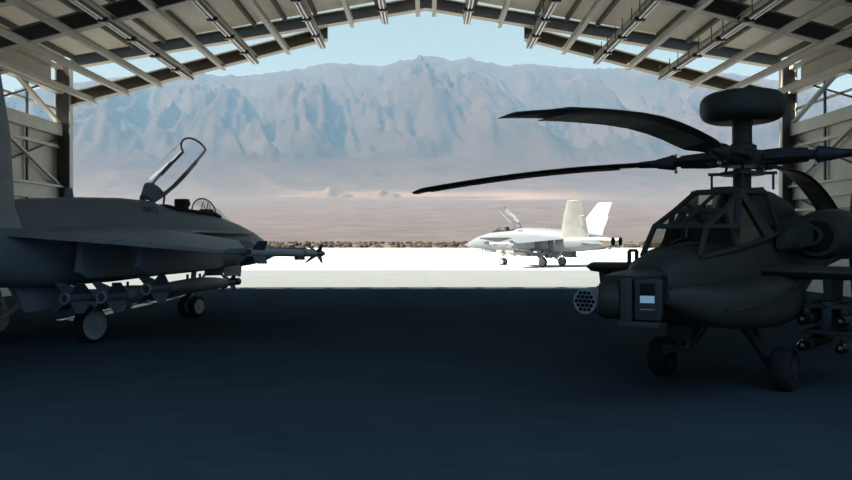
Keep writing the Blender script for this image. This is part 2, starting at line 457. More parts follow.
# longitudinal beams and their lamps
BY = [225, 219, 214, 194.5, 187, 179, 171, 163, 153, 145, 137]
BX = [8, 41, 74, 104, 138, 171, 203, 236, 266, 299, 332]
def make_lamp(x, z, y1):
    t = empty('strip_lamp', (x, y1, z))
    MB().box((-.15,-2.12,-.10),(.15,0,-.02)).build('housing', M['lampbox'], t, .01)
    for q in (-.075, .075):
        MB().tube((q,-2.08,-.125),(q,-.04,-.125),.036,n=10).build('lamp_tube', M['tube'], t)
    MB().box((-.2,-2.3,-.17),(.2,-2.08,-.005)).build('end_box', M['lampbox'], t, .015)
    for yy in (-1.75, -.4):
        MB().tube((-.18,yy,-.03),(-.18,yy,.5),.018,n=6).build('hanger_rod', M['cable'], t)
    return t
lamp0 = None
for s, side in ((-1, 'left'), (1, 'right')):
    for k in range(11):
        x = s * BX[k] * DF / 735; z = hz(BY[k])
        lit = k in (1, 3, 5, 7)
        wd = .1 if not lit else .15
        b = MB()
        b.box((x-.018, 9, z), (x+.018, DF+.22, z+.2))
        b.box((x-wd, 9, z-.02), (x+wd, DF+.22, z+.02)); b.box((x-wd, 9, z+.2), (x+wd, DF+.22, z+.225))
        o = b.build('roof_beam', M['steel'])
        tag(o, 'grey steel beam running under the %s roof slope, %s out from the ridge' % (side, ORD[k]), 'beam', 'lengthwise roof beams')
        if lit:
            nl = {1: 2, 3: 3, 5: 4, 7: 5}[k]
            for i in range(nl):
                y1 = DF + .12 - i * 2.45
                lab = 'strip lamp under the %s beam %s of the ridge, %s' % (ORD[k], side, 'nearest the mouth' if i == 0 else ORD[i] + ' from the mouth')
                if lamp0 is None: lamp0 = L_ = make_lamp(x, z - .02, y1)
                else:
                    L_ = copy_tree(lamp0); L_.location = (x, y1, z - .02)
                tag(L_, lab, 'lamp', 'strip lamps under the roof beams')
# ------------------------------------------------------------------ fighter jet
def wheel(parent, c, r, w, rimr, sideaxis=(0,1,0), name='wheel', rim='rim'):
    c = Vector(c); a = Vector(sideaxis)
    prof = [(-w/2, rimr*.98), (-w/2, r*.86), (-w*.42, r*.95), (-w*.28, r), (w*.28, r), (w*.42, r*.95), (w/2, r*.86), (w/2, rimr*.98)]
    t = MB().lathe(prof, c, a, 32, True, True).build(name, M['rubber'], parent)
    h = MB()
    for sg in (-1, 1):
        h.lathe([(sg*(w/2 - .01), rimr), (sg*(w/2 + .012), rimr), (sg*(w/2 + .012), rimr*.92), (sg*(w/2 + .006), rimr*.86), (sg*(w/2 + .018), rimr*.34), (sg*(w/2 + .035), rimr*.28), (sg*(w/2 + .035), .005)], c, a, 24)
    h.build('wheel_hub', M[rim], t)
    return t

def arc_tube(mb, pts, r, n=8):
    for p, q in zip(pts, pts[1:]): mb.tube(p, q, r, r, n)

def make_jet():
    J = empty('fighter_jet')
    P = lambda mb, nm, m='jet', par=None, **k: mb.build(nm, M[m], par or J, **k)
    # forward and centre fuselage (x, yc, zc, w, up, down, exp)
    F = [(10.10,0,1.88,.012,.012,.012,2),(9.95,0,1.88,.075,.07,.08,2),(9.6,0,1.89,.20,.20,.20,2),(9.0,0,1.92,.37,.50,.36,2),(8.3,0,1.97,.50,.73,.48,2),
         (7.5,0,2.02,.60,.90,.57,2.1),(6.7,0,2.06,.67,1.03,.64,2.2),(6.3,0,2.08,.70,1.06,.67,2.4),(5.4,0,2.1,.74,1.13,.72,2.6),
         (4.4,0,2.1,.77,1.19,.75,2.6),(3.9,0,2.1,.78,1.27,.76,2.4),(3.5,0,2.1,.79,1.38,.77,2.2),(2.5,0,2.1,.82,1.40,.78,2.2),(1.0,0,2.1,.85,1.34,.8,2.2),
         (-.5,0,2.1,.92,1.22,.8,2.3),(-2.0,0,2.1,1.0,1.08,.76,2.6),(-3.6,0,2.15,1.05,.86,.62,3),(-5.0,0,2.22,1.0,.52,.42,3.5),(-5.7,0,2.25,.9,.16,.2,3)]
    P(MB().loft(F, 36), 'fuselage')
    # cockpit well rim
    w = MB(); w.loft([(6.35,0,3.17,.30,.03,.08,3),(5.4,0,3.235,.44,.03,.1,3),(4.4,0,3.29,.46,.03,.1,3),(3.95,0,3.36,.42,.03,.1,3)], 16)
    P(w, 'cockpit_well', 'seat')
    # nacelles + intakes + nozzles
    for s in (1, -1):
        N = [(3.1,s*1.12,2.0,.40,.50,.56,3.2),(2.2,s*1.12,1.97,.46,.54,.58,3.2),(1.0,s*1.08,1.95,.54,.58,.62,3),(-.8,s*.98,1.96,.62,.62,.66,2.8),(-2.6,s*.84,2.04,.66,.64,.66,2.4),
             (-4.2,s*.72,2.14,.62,.6,.6,2.1),(-5.3,s*.64,2.22,.52,.5,.5,2)]
        P(MB().loft(N, 28), 'engine_nacelle')
        P(MB().loft([(3.11,s*1.12,2.0,.34,.44,.50,3.2),(3.07,s*1.12,2.0,.34,.44,.50,3.2)], 24), 'intake_mouth', 'sootshade')  # black plate painted as the shade inside the intake opening
        nz = P(MB().lathe([(0,.50),(.25,.5),(.55,.475),(.95,.42),(1.0,.41),(1.0,.375),(.6,.40)], (-5.25,s*.64,2.22), (-1,0,0), 28, True, False), 'engine_nozzle', 'nozzle')
        P(MB().lathe([(.985,.385),(.5,.37),(.45,.01)], (-5.25,s*.64,2.22), (-1,0,0), 24, False, True), 'nozzle_lining', 'sootshade', nz)
    # strakes
    for s in (1, -1):
        z = 2.62
        poly = [(7.9,s*.50,z-.04),(6.8,s*.80,z-.03),(5.4,s*1.06,z-.02),(4.2,s*1.34,z-.01),(3.5,s*1.66,z-.03),(3.0,s*1.95,z-.07),(1.6,s*1.7,z-.04),(1.4,s*.6,z+.04),(7.6,s*.4,z)]
        P(MB().prism(poly, (0,0,.07)), 'leading_edge_strake', bevel=.012)
        P(MB().foil([((3.3,s*.8,2.60),(-1.25,s*.8,2.57),.30),((2.5,s*3.4,2.38),(-.5,s*3.4,2.34),.2),((1.8,s*5.85,2.13),(.25,s*5.85,2.08),.11)]), 'wing')
        P(MB().foil([((-1.18,s*1.25,2.53),(-2.1,s*1.25,2.46),.15),((-.55,s*3.3,2.345),(-1.2,s*3.3,2.28),.12)]), 'flap')
        P(MB().foil([((-.52,s*3.34,2.34),(-1.18,s*3.34,2.28),.12),((.22,s*5.8,2.085),(-.1,s*5.8,2.05),.09)]), 'aileron')
        # tip launcher
        P(MB().loft([(2.55,s*5.93,2.10,.03,.03,.03,3),(2.2,s*5.93,2.12,.07,.07,.06,4),(-.65,s*5.93,2.13,.07,.07,.06,4),(-.8,s*5.93,2.13,.04,.04,.04,4)], 12), 'tip_launcher')
        # tail fin, canted outwards
        c = Vector((0, s*math.cos(math.radians(28)), -math.sin(math.radians(28))))
        fo = MB().foil([((-1.15,s*.96,2.35),(-4.25,s*.96,2.35),.26),((-1.42,s*1.10,2.75),(-4.28,s*1.10,2.7),.2),((-1.66,s*1.24,3.05),(-4.28,s*1.24,3.05),.16),((-2.35,s*1.98,4.45),(-4.3,s*1.98,4.45),.11),((-3.08,s*2.60,5.66),(-4.42,s*2.60,5.66),.07)], c)
        fn = P(fo, 'tail_fin', 'fin')
        P(MB().foil([((-3.75,s*1.50,3.5),(-4.32,s*1.50,3.5),.10),((-3.85,s*1.98,4.4),(-4.42,s*1.98,4.4),.09)], c), 'rudder', 'fin', fn)
        # stabilator
        P(MB().foil([((-3.5,s*1.25,2.18),(-5.6,s*1.25,2.14),.16),((-5.55,s*3.4,2.08),(-6.75,s*3.4,2.05),.07)]), 'stabilator')
        # pylons
        for (L, a, b, zt, zb) in ((2.2, 2.3, -.95, 2.5, 1.52), (3.3, 2.6, -.35, 2.42, 1.62)):
            pl = [(a,s*L,zb+.12),(a-.25,s*L,zb),(b+.25,s*L,zb),(b,s*L,zb+.15),(b+.12,s*L,zt-.1),(a-.6,s*L,zt)]
            P(MB().prism(pl, (0,.16,0)), 'pylon', bevel=.03)
        # main gear
        P(MB().tube((-.15,s*1.05,1.55),(.55,s*1.28,.75),.085,.075,12).tube((.55,s*1.28,.75),(0,s*1.36,.42),.075,.07,12).tube((-.4,s*1.0,1.4),(.15,s*1.33,.62),.045,.045,8), 'main_gear_leg', 'gear')
        wheel(J, (0,s*1.60,.41), .41, .29, .34, (0,s,0), 'main_wheel')
        P(MB().prism([(-1.5,s*1.0,1.34),(-.45,s*1.05,1.34),(-.35,s*1.12,.84),(-1.3,s*1.1,.78)], (0,.035,0)), 'main_gear_door', bevel=.008)
        wheel(J, (5.42,s*.19,.33), .33, .2, .22, (0,s,0), 'nose_wheel')
        P(MB().prism([(6.5,s*.30,1.72),(7.45,s*.28,1.72),(7.4,s*.36,1.18),(6.5,s*.4,1.2)], (0,.03,0)), 'nose_gear_door', bevel=.006)
    # nose gear
    P(MB().tube((5.55,0,1.55),(5.42,0,.62),.085,.07,12).tube((5.42,-.2,.33),(5.42,.2,.33),.045,n=8).tube((5.42,0,.62),(5.42,0,.33),.06,n=10).tube((6.3,0,1.5),(5.45,0,.75),.04,n=8).tube((5.42,0,.5),(5.95,0,.42),.03,n=8), 'nose_gear_leg', 'gear')
    P(MB().box((5.1,-.07,.85),(5.3,.07,1.1)), 'taxi_light_box', 'gear')
    # arrestor hook and belly fairing
    P(MB().loft([(2.6,0,1.5,.5,.3,.2,3),(0,0,1.45,.65,.3,.2,3),(-3,0,1.55,.5,.3,.15,3),(-4.5,0,1.8,.3,.2,.1,3)], 16), 'belly_fairing')
    P(MB().tube((-2.2,0,1.42),(-5.6,0,1.62),.05,.04,8).box((-5.75,-.08,1.54),(-5.5,.08,1.68)), 'arrestor_hook', 'jetdark')
    # antennas
    P(MB().prism([(.98,0,3.40),(.74,0,3.40),(.76,0,3.66),(.92,0,3.66)], (0,.06,0)), 'blade_antenna')
    P(MB().prism([(7.95,0,1.47),(7.75,0,1.47),(7.75,0,1.12),(7.88,0,1.12)], (0,.03,0)), 'chin_antenna', 'jetdark')
    for s in (1, -1):
        P(MB().tube((9.0,s*.36,1.82),(9.25,s*.42,1.78),.02,n=6).tube((9.25,s*.42,1.78),(9.5,s*.42,1.78),.014,n=6), 'pitot_probe', 'jetdark')
        # forward fuselage dark vents
        P(MB().prism([(7.2,s*.70,2.18),(6.7,s*.74,2.2),(6.7,s*.75,2.1),(7.2,s*.71,2.08)], (0,.03,0)), 'vent', 'mark')
    # seat
    st = P(MB().box((4.8,-.22,2.9),(5.05,.22,3.38)).box((4.85,-.19,3.36),(5.12,.19,3.6)), 'ejection_seat', 'seat', bevel=.04)
    P(MB().box((5.06,-.15,3.40),(5.2,.15,3.52)), 'headrest', 'seat', st, bevel=.03)
    # coaming and head up display
    P(MB().loft([(6.5,0,3.1,.3,.1,.05,2.5),(6.05,0,3.2,.34,.12,.08,2.5),(5.85,0,3.2,.32,.08,.08,2.5)], 14), 'coaming', 'seat')
    h = MB()
    for yy in (-.1, .1):
        h.bar((5.98,yy,3.26),(6.08,yy,3.56),.02,.02).bar((6.2,yy,3.26),(6.12,yy,3.5),.016,.016)
    P(h.box((5.95,-.13,3.24),(6.3,.13,3.33)), 'head_up_display', 'seat')
    # windshield
    def arch(x, z0, hw, hh, lean=0, n=14):
        return [(x + lean * math.sin(PI*k/n), hw * math.cos(PI*k/n), z0 + hh * math.sin(PI*k/n)) for k in range(n+1)]
    A0 = arch(6.0, 3.20, .46, .46, -.12); A1 = arch(7.35, 2.82, .12, .06)
    m = MB(); arc_tube(m, A0, .022)
    P(m, 'windshield_bow', 'frame')
    g = MB(); n = len(A0); mid = [tuple((Vector(a) * .45 + Vector(b) * .55) + Vector((0,0,.09*math.sin(PI*i/(n-1))))) for i, (a, b) in enumerate(zip(A0, A1))]
    g.add(A0 + mid + A1, [(k*n+i, k*n+i+1, (k+1)*n+i+1, (k+1)*n+i) for k in (0,1) for i in range(n-1)])
    P(g, 'windshield', 'glass')
    # open canopy: built closed along local axis then turned about its hinge
    ang = math.radians(40.5); hx, hzv = 3.55, 3.42
    def turn(p):
        dx, dz = p[0], p[2]
        return (hx + dx * math.cos(ang) - dz * math.sin(ang), p[1], hzv + dx * math.sin(ang) + dz * math.cos(ang))
    secs = [(0.0,.16,.30),(.35,.33,.44),(.8,.44,.52),(1.4,.475,.56),(2.0,.47,.53),(2.62,.44,.46)]
    def carch(d, hw, hh, n=14, zo=0): return [(d, hw * math.cos(PI*k/n), zo + hh * math.sin(PI*k/n)) for k in range(n+1)]
    rings = [carch(*q) for q in secs]
    n = len(rings[0])
    g = MB(); g.add([turn(p) for r in rings[1:] for p in r], [(k*n+i, k*n+i+1, (k+1)*n+i+1, (k+1)*n+i) for k in range(len(rings)-2) for i in range(n-1)])
    cf = MB()
    bow = [turn(p) for p in rings[-1]]; arc_tube(cf, bow, .03)
    for s in (1, -1):
        rail = [turn((d, s*hw, 0)) for d, hw, hh in secs]
        for p, q in zip(rail, rail[1:]): cf.bar(p, q, .035, .12, (1,0,1))
    fr = P(cf, 'canopy_frame', 'frame')
    P(g, 'canopy_glass', 'glass', fr)
    tb = MB()
    lo = [carch(0, .16, .10), carch(.0, .24, .28), carch(.18, .29, .33), carch(.40, .35, .42)]
    lo = [[turn(p) for p in r] for r in lo]
    tb.add([p for r in lo for p in r], [(k*n+i, k*n+i+1, (k+1)*n+i+1, (k+1)*n+i) for k in range(3) for i in range(n-1)])
    lo2 = [carch(.02, .15, .08), carch(.03, .22, .26), carch(.18, .275, .315), carch(.40, .335, .405)]
    lo2 = [[turn(p) for p in r] for r in lo2]
    tb.add([p for r in lo2 for p in r], [(k*n+i, k*n+i+1, (k+1)*n+i+1, (k+1)*n+i) for k in range(3) for i in range(n-1)])
    P(tb, 'canopy_fairing', 'frame', fr)
    hg = MB()
    for s in (1, -1):
        hg.tube((3.4,s*.16,3.3),turn((.05,s*.2,.0)),.035,n=8).tube((3.95,s*.2,3.25),turn((.5,s*.3,.02)),.03,n=8)
    P(hg, 'canopy_hinge', 'frame', fr)
    # dark stencil lettering behind the cockpit (both sides)
    return J

def stencil(J, txt, x, z, size, s):
    cu = bpy.data.curves.new('stencil', 'FONT'); cu.body = txt; cu.size = size; cu.extrude = .002; cu.align_x = 'CENTER'
    ob = bpy.data.objects.new('stencil_tmp', cu); COL.objects.link(ob)
    dg = bpy.context.evaluated_depsgraph_get()
    me = bpy.data.meshes.new_from_object(ob.evaluated_get(dg)); bpy.data.objects.remove(ob)
    me.materials.clear(); me.materials.append(M['mark'])
    o = bpy.data.objects.new('stencil', me); COL.objects.link(o); o.parent = J
    me.transform(Matrix.Translation((x, 0, z)) @ (Matrix.Rotation(PI/2, 4, 'X') if s < 0 else Matrix.Rotation(PI, 4, 'Z') @ Matrix.Rotation(PI/2, 4, 'X')))
    # lay it on the rounded flank
    for v in me.vertices:
        zz = min(1, max(0, (v.co.z - 2.1) / 1.38))
        v.co.y += s * (.797 * (1 - zz ** 2.2) ** (1 / 2.2) + .03)
    return o

def fins(nm, par, x0, x1, span0, span1, r, chord0, chord1, sweep, m, th=.02):
    for k in range(4):
        a = PI / 4 + k * PI / 2
        d = Vector((0, math.cos(a), math.sin(a)))
        poly = [Vector((x0, 0, 0)) + d * r, Vector((x0 - chord0, 0, 0)) + d * r, Vector((x0 - sweep - chord1, 0, 0)) + d * span1, Vector((x0 - sweep, 0, 0)) + d * span1]
        t = Vector((0, -math.sin(a), math.cos(a))) * th
        MB().prism(poly, t).build(nm, m, par)

def make_aam():
    t = empty('air_to_air_missile')   # origin at mid body, nose towards +X
    MB().lathe([(-1.5,.06),(-1.5,.085),(.55,.085)], (0,0,0), (1,0,0), 16).build('motor_body', M['missile'], t)
    MB().lathe([(-1.515,.005),(-1.515,.07),(-1.49,.07)], (0,0,0), (1,0,0), 16).build('motor_nozzle', M['missiledark'], t)
    MB().lathe([(.555,.082),(.6,.082)], (0,0,0), (1,0,0), 16).build('joint_band', M['missiledark'], t)
    MB().lathe([(.605,.085),(1.1,.085)], (0,0,0), (1,0,0), 16).build('guidance_body', M['missile'], t)
    MB().lathe([(1.1,.083),(1.35,.08),(1.48,.068),(1.55,.05),(1.6,.025),(1.62,.004)], (0,0,0), (1,0,0), 16).build('seeker_head', M['missiledark'], t)
    fins('canard', t, 1.36, 1.1, .08, .32, .07, .24, .05, .24, M['missiledark'])
    fins('tail_fin', t, -1.02, -1.5, .08, .33, .07, .46, .34, .16, M['bombdark'])
    MB().box((.3,-.045,-.16),(.62,.045,-.08)).build('umbilical_block', M['missiledark'], t)
    return t

def make_bomb():
    t = empty('guided_bomb')
    MB().lathe([(-.95,.10),(-.9,.12),(-.5,.15),(-.1,.178),(.35,.178),(.75,.155),(1.05,.12),(1.22,.085)], (0,0,0), (1,0,0), 20).build('bomb_body', M['bomb'], t)
    MB().lathe([(-1.0,.055),(-1.55,.13),(-1.6,.13),(-1.6,.09),(-1.5,.06)][::-1] if False else [(-1.6,.06),(-1.6,.125),(-1.25,.13),(-.95,.125)], (0,0,0), (1,0,0), 18).build('tail_section', M['bombdark'], t)
    MB().lathe([(-1.615,.02),(-1.615,.075),(-1.59,.075)], (0,0,0), (1,0,0), 16).build('tail_cap', M['missiledark'], t)
    MB().lathe([(-1.63,.108),(-1.63,.130),(-1.58,.130),(-1.58,.108)], (0,0,0), (1,0,0), 18, False, False).build('tail_ring', M['ring'], t)
    MB().lathe([(1.22,.085),(1.5,.075),(1.56,.05),(1.62,.05)], (0,0,0), (1,0,0), 16).build('guidance_unit', M['bombdark'], t)
    MB().lathe([(1.6,.06),(1.6,.095),(1.74,.095),(1.74,.06),(1.70,.01)], (0,0,0), (1,0,0), 16).build('seeker_ring', M['missiledark'], t)
    fins('tail_fin', t, -.95, -1.5, .12, .45, .11, .6, .2, .42, M['bombdark'])
    fins('canard', t, 1.5, 1.2, .08, .26, .07, .24, .12, .12, M['missiledark'])
    for q in (-.25, .2):
        MB().tube((q,0,.16),(q,0,.27),.03,n=8).build('lug', M['missiledark'], t)
    return t

def place(root, jetloc, rz, lx, ly, lz, pitch=0.0):
    c, s = math.cos(rz), math.sin(rz)
    root.location = (jetloc[0] + c*lx - s*ly, jetloc[1] + s*lx + c*ly, lz)
    root.rotation_euler = (0, pitch, rz)

jet = make_jet()
stencil(jet, 'VMO', 3.05, 3.1, .26, -1); stencil(jet, 'VMO', 3.05, 3.1, .26, 1)
NJ = (-9.24, 17.58); NR = math.atan2(.927, .375)
jet.location = (NJ[0], NJ[1], 0); jet.rotation_euler = (0, 0, NR)
tag(jet, 'dark shaded grey fighter jet with raised canopy, parked inside the hangar', 'fighter jet', 'fighter jets')
jet2 = copy_tree(jet)
HJ = math.radians(48); FR = math.atan2(math.cos(HJ), -math.sin(HJ)); FJ = (11.3, 65.6)
jet2.location = (FJ[0], FJ[1], 0); jet2.rotation_euler = (0, 0, FR)
tag(jet2, 'sunlit white fighter jet with raised canopy, parked out on the apron', 'fighter jet', 'fighter jets')
aam0 = make_aam(); bomb0 = make_bomb()
first = [True, True]
def get(k):
    if first[k]:
        first[k] = False; return (aam0, bomb0)[k]
    return copy_tree((aam0, bomb0)[k])
for (loc, rz, who, where) in ((NJ, NR, 'dark jet in the hangar', 0), (FJ, FR, 'white jet on the apron', 1)):
    for s, sd in ((-1, 'right'), (1, 'left')):
        if where == 0 and s > 0: continue      # hidden behind the jet and outside the frame
        t = get(0); place(t, loc, rz, 1.35, s * 6.09, 2.07, math.radians(1.5))
        tag(t, 'slim finned air missile on the %s wingtip of the %s' % (sd, who), 'missile', 'wingtip missiles')
        for (L, lx, z, nm) in ((2.02, .52, 1.10, 'innermost'), (2.72, .85, 1.12, 'middle'), (3.3, 1.55, 1.27, 'outermost')):
            t = get(1); place(t, loc, rz, lx, s * L, z)
            tag(t, '%s finned grey bomb hung under the %s wing of the %s' % (nm, sd, who), 'bomb', 'bombs under the jet wings')
        
# ------------------------------------------------------------------ attack helicopter
HH = math.radians(42); HF = (-math.sin(HH), -math.cos(HH)); HR = math.atan2(HF[1], HF[0])
HL = (5.59, 13.0)
def make_heli():
    H = empty('attack_helicopter', (HL[0], HL[1], 0), HR)
    P = lambda mb, nm, m='heli', par=None, **k: mb.build(nm, M[m], par or H, **k)
    B = [(3.75,0,1.72,.30,.30,.28,3),(3.55,0,1.7,.42,.42,.38,3.2),(3.0,0,1.66,.52,.56,.48,3.4),(2.2,0,1.65,.60,.66,.55,3.6),(1.2,0,1.65,.64,.74,.58,3.6),(.3,0,1.68,.66,.90,.6,3.4),
         (-.6,0,1.72,.66,1.02,.6,3.2),(-1.8,0,1.78,.62,.95,.6,3),(-2.8,0,1.88,.5,.72,.5,2.6),(-4.0,0,2.02,.36,.42,.38,2.3),(-6.5,0,2.15,.26,.28,.28,2.1),(-8.4,0,2.25,.2,.22,.22,2)]
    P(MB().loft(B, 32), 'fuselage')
    for s in (1, -1):
        C = [(3.95,s*.36,1.6,.04,.08,.10,2.2),(3.75,s*.42,1.57,.16,.17,.20,2.4),(3.5,s*.49,1.51,.28,.23,.26,2.6),(3.2,s*.56,1.45,.38,.28,.3,2.8),(2.4,s*.62,1.42,.5,.32,.36,3),(1.4,s*.68,1.42,.54,.36,.42,3),(.6,s*.70,1.44,.50,.36,.40,3),(.25,s*.70,1.46,.40,.28,.3,2.6),(.12,s*.68,1.46,.25,.18,.2,2.4)]
        P(MB().loft(C, 28), 'cheek_fairing')
        lg = [(3.3,s*.90,1.40),(2.6,s*1.10,1.45),(1.9,s*1.19,1.53),(1.3,s*1.2,1.63),(.8,s*1.17,1.72)]
        lm = MB()
        for p, q in zip(lg, lg[1:]): lm.bar(p, q, .07, .035)
        P(lm, 'fairing_ledge', 'helidark')
        # engine nacelle
        E = [(-.38,s*1.1,2.42,.35,.33,.33,2.2),(-.5,s*1.1,2.42,.43,.41,.40,2.2),(-.9,s*1.1,2.45,.48,.44,.42,2.3),(-1.5,s*1.08,2.48,.48,.45,.42,2.5),(-2.2,s*1.08,2.45,.42,.4,.38,2.6),(-2.9,s*1.08,2.4,.3,.3,.28,2.6)]
        en = P(MB().loft(E, 28), 'engine_nacelle')
        P(MB().lathe([(-.01,.28),(.012,.275),(.013,.01)], (-.38,s*1.1,2.42), (1,0,0), 24, False, True), 'engine_intake', 'sootshade', en)  # flat black disc: shade of the intake cavity put into its colour
        rg = P(MB().lathe([(0,.17),(.12,.18),(.15,.165),(.15,.125),(.06,.12)], (-.38,s*1.05,2.43), (1,0,0), 20, False, False), 'intake_ring', 'heli', en)
        P(MB().lathe([(.08,.12),(.085,.01)], (-.38,s*1.05,2.43), (1,0,0), 20, False, True), 'intake_core', 'sootshade', rg)  # black inner disc, painted as the dark inside of the ring
        P(MB().loft([(-.2,s*.75,2.42,.35,.3,.2,3),(-1.4,s*.75,2.42,.35,.3,.2,3)], 12), 'engine_mount')
        P(MB().loft([(.32,s*.74,2.3,.08,.12,.10,3),(.0,s*.72,2.34,.13,.2,.16,3),(-.6,s*.75,2.45,.25,.35,.2,3)], 14), 'gearbox_nose')
        # stub wing
        P(MB().foil([((1.0,s*.6,1.86),(-.1,s*.6,1.82),.24),((.95,s*2.45,1.85),(0,s*2.45,1.82),.2),((.86,s*2.58,1.85),(.06,s*2.58,1.83),.19),((.8,s*2.64,1.85),(.12,s*2.64,1.83),.12)]), 'stub_wing')
        for (yy, zz) in ((1.55, 1.42), (2.3, 1.5)):
            P(MB().prism([(.85,s*yy,1.8),(.78,s*yy,zz),(.1,s*yy,zz),(.0,s*yy,1.8)], (0,.12,0)), 'pylon', bevel=.02)
        # main gear
        P(MB().tube((1.75,s*.55,1.15),(1.07,s*.80,.36),.075,.065,10).tube((1.35,s*.62,1.2),(1.2,s*.74,.55),.055,.05,10), 'main_gear_leg', 'helidark')
        P(MB().tube((1.05,s*.74,.34),(1.05,s*1.0,.34),.05,n=10), 'axle', 'helidark')
        wheel(H, (1.05,s*1.0,.34), .34, .30, .17, (0,s,0), 'main_wheel', 'heli')
    # small hand rail bracket on the right fuselage shoulder (open box)
    bx = MB(); x0, z0 = 2.2, 1.97
    for (a, b) in (((0,-1.05,z0),(0,-.92,z0)),((0,-1.05,z0+.22),(0,-.92,z0+.22)),((0,-1.05,z0),(0,-1.05,z0+.22)),((0,-.92,z0),(0,-.92,z0+.22))):
        bx.bar((x0,a[1],a[2]),(x0,b[1],b[2]),.05,.05,(1,0,0))
    P(bx.bar((x0,-.95,z0),(x0-.05,-.85,z0-.32),.07,.07), 'mirror_bracket', 'helidark')
    # canopy
    def mir(p): return (p[0], -p[1], p[2])
    A0 = (3.0,.44,2.12); A1 = (1.95,.58,2.24); A2 = (.75,.64,2.4); A3 = (.0,.62,2.5)
    B0 = (2.66,.40,2.57); B1 = (1.95,.40,2.82); B2 = (1.2,.36,3.15); B3 = (.0,.38,3.2)
    Mid = (1.35,.56,2.62)
    fr = MB(); R = .035
    for q in (lambda p: p, mir):
        E = [(A0,A1),(A1,A2),(A2,A3),(A0,B0),(B0,B1),(B1,B2),(B2,B3),(A1,B1),(A3,B3)]
        for a, b in E: fr.bar(q(a), q(b), .06, .06)
        fr.bar(q(A1), q(B2), .09, .09); fr.bar(q(A2), q(B2), .12, .10); fr.bar(q((.45,.63,2.42)), q(B2), .10, .09)
        fr.bar(q(B0), q((1.8,.57,2.57)), .06, .06)
    for a in (A0, B0, B1, B2, B3): fr.bar(a, mir(a), .075, .075)
    fr.bar((2.66,0,2.57),(1.2,0,3.15),.03,.05)
    cf = P(fr, 'canopy_frame')
    def pane(pts, nm='window'): MB().add(pts, [tuple(range(len(pts)))]).build(nm, M['hglass'], cf)
    pane([A0, mir(A0), mir(B0), B0]); pane([B0, mir(B0), mir(B1), B1]); pane([B1, mir(B1), mir(B2), B2])
    for q in (lambda p: p, mir):
        pane([q(A0), q(A1), q(B1), q(B0)]); pane([q(A1), q(A2), q(B2), q(B1)]); pane([q(A2), q(A3), q(B3), q(B2)])
    P(MB().hexa([B2, mir(B2), mir(B3), B3], [(B2[0],B2[1],B2[2]+.05),(B2[0],-B2[1],B2[2]+.05),(B3[0],-B3[1],B3[2]+.08),(B3[0],B3[1],B3[2]+.08)]), 'canopy_roof', bevel=.02)
    # cockpit inside
    P(MB().loft([(2.8,.1,1.95,.16,.22,.1,4),(2.45,.1,2.0,.22,.30,.1,4),(2.35,.1,2.0,.22,.30,.1,4)], 14), 'instrument_panel', 'seat')
    for x, z in ((1.75, 2.1), (.45, 2.42)):
        st = P(MB().box((x-.1,-.24,z-.2),(x+.4,.24,z+.02)).box((x-.16,-.23,z),(x+.02,.23,z+.62)), 'crew_seat', 'seat', bevel=.05)
        P(MB().box((x-.12,-.13,z+.62),(x+.02,.13,z+.82)), 'headrest', 'seat', st, bevel=.04)
    P(MB().box((1.15,-.36,2.2),(1.25,.36,2.68)), 'cockpit_bulkhead', 'seat')
    # doghouse and mast fairing
    D = [(.85,0,3.1,.12,.03,.1,3),(.5,0,3.02,.34,.18,.3,3),(.1,0,2.95,.42,.30,.5,3),(-.5,0,2.9,.5,.36,.6,3),(-1.2,0,2.8,.52,.34,.6,3),(-2.0,0,2.6,.46,.30,.5,2.8),(-3.0,0,2.4,.34,.2,.4,2.6)]
    P(MB().loft(D, 24), 'rotor_fairing')
    P(MB().box((.62,-.16,3.2),(.98,.16,3.25)), 'fairing_lip', 'helidark')
    # nose turret, slewed towards the viewer's side of the nose
    T = P(MB().lathe([(0,.30),(.3,.30),(.34,.26)], (4.12,-.07,1.30), (0,0,1), 24), 'sensor_turret', 'heli')
    P(MB().loft([(3.45,-.02,1.90,.32,.08,.12,3),(4.1,-.05,1.88,.32,.05,.06,3),(4.45,-.06,1.86,.26,.03,.05,3)], 18), 'turret_top_plate', 'heli', T)
    TA = Matrix.Translation((4.12,-.07,0)) @ Matrix.Rotation(math.radians(22), 4, 'Z')
    def TP(mb, nm, m, par=T, **k):
        mb.v = [tuple(TA @ Vector(v)) for v in mb.v]; return P(mb, nm, m, par, **k)
    TP(MB().box((.30,-.10,1.26),(.47,.05,1.86)), 'turret_fork', 'heli', bevel=.02)
    TP(MB().box((.05,-.14,1.22),(.47,.40,1.30)), 'turret_lower_lip', 'heli', bevel=.02)
    TP(MB().lathe([(-.04,.22),(0,.26),(.2,.26),(.27,.22),(.29,.15)], (.2,-.12,1.56), (0,-1,0), 26), 'sensor_barrel', 'heli')
    bxs = TP(MB().box((-.05,.07,1.31),(.42,.42,1.85)), 'sensor_box', 'heli', bevel=.05)
    TP(MB().box((.415,.13,1.42),(.432,.35,1.82)), 'window_surround', 'helidark', bxs)
    TP(MB().box((.43,.15,1.64),(.44,.33,1.795)), 'sensor_window', 'sootshade', bxs)
    TP(MB().add([(.436,.15,1.545),(.436,.33,1.545),(.425,.33,1.64),(.425,.15,1.64),(.446,.15,1.545),(.446,.33,1.545),(.433,.33,1.64),(.433,.15,1.64)],[(3,2,1,0),(4,5,6,7),(0,1,5,4),(1,2,6,5),(2,3,7,6),(3,0,4,7)]), 'mirrored_pane', 'lenspale', bxs)  # window split: dark and bright reflection built in as black half and tilted mirror
    TP(MB().box((.43,.15,1.455),(.438,.33,1.468)), 'edge_marking', 'yellow', bxs)
    # chin gun
    gn = P(MB().box((2.3,-.16,.86),(2.75,.16,1.1)), 'chin_gun', 'helidark', bevel=.03)
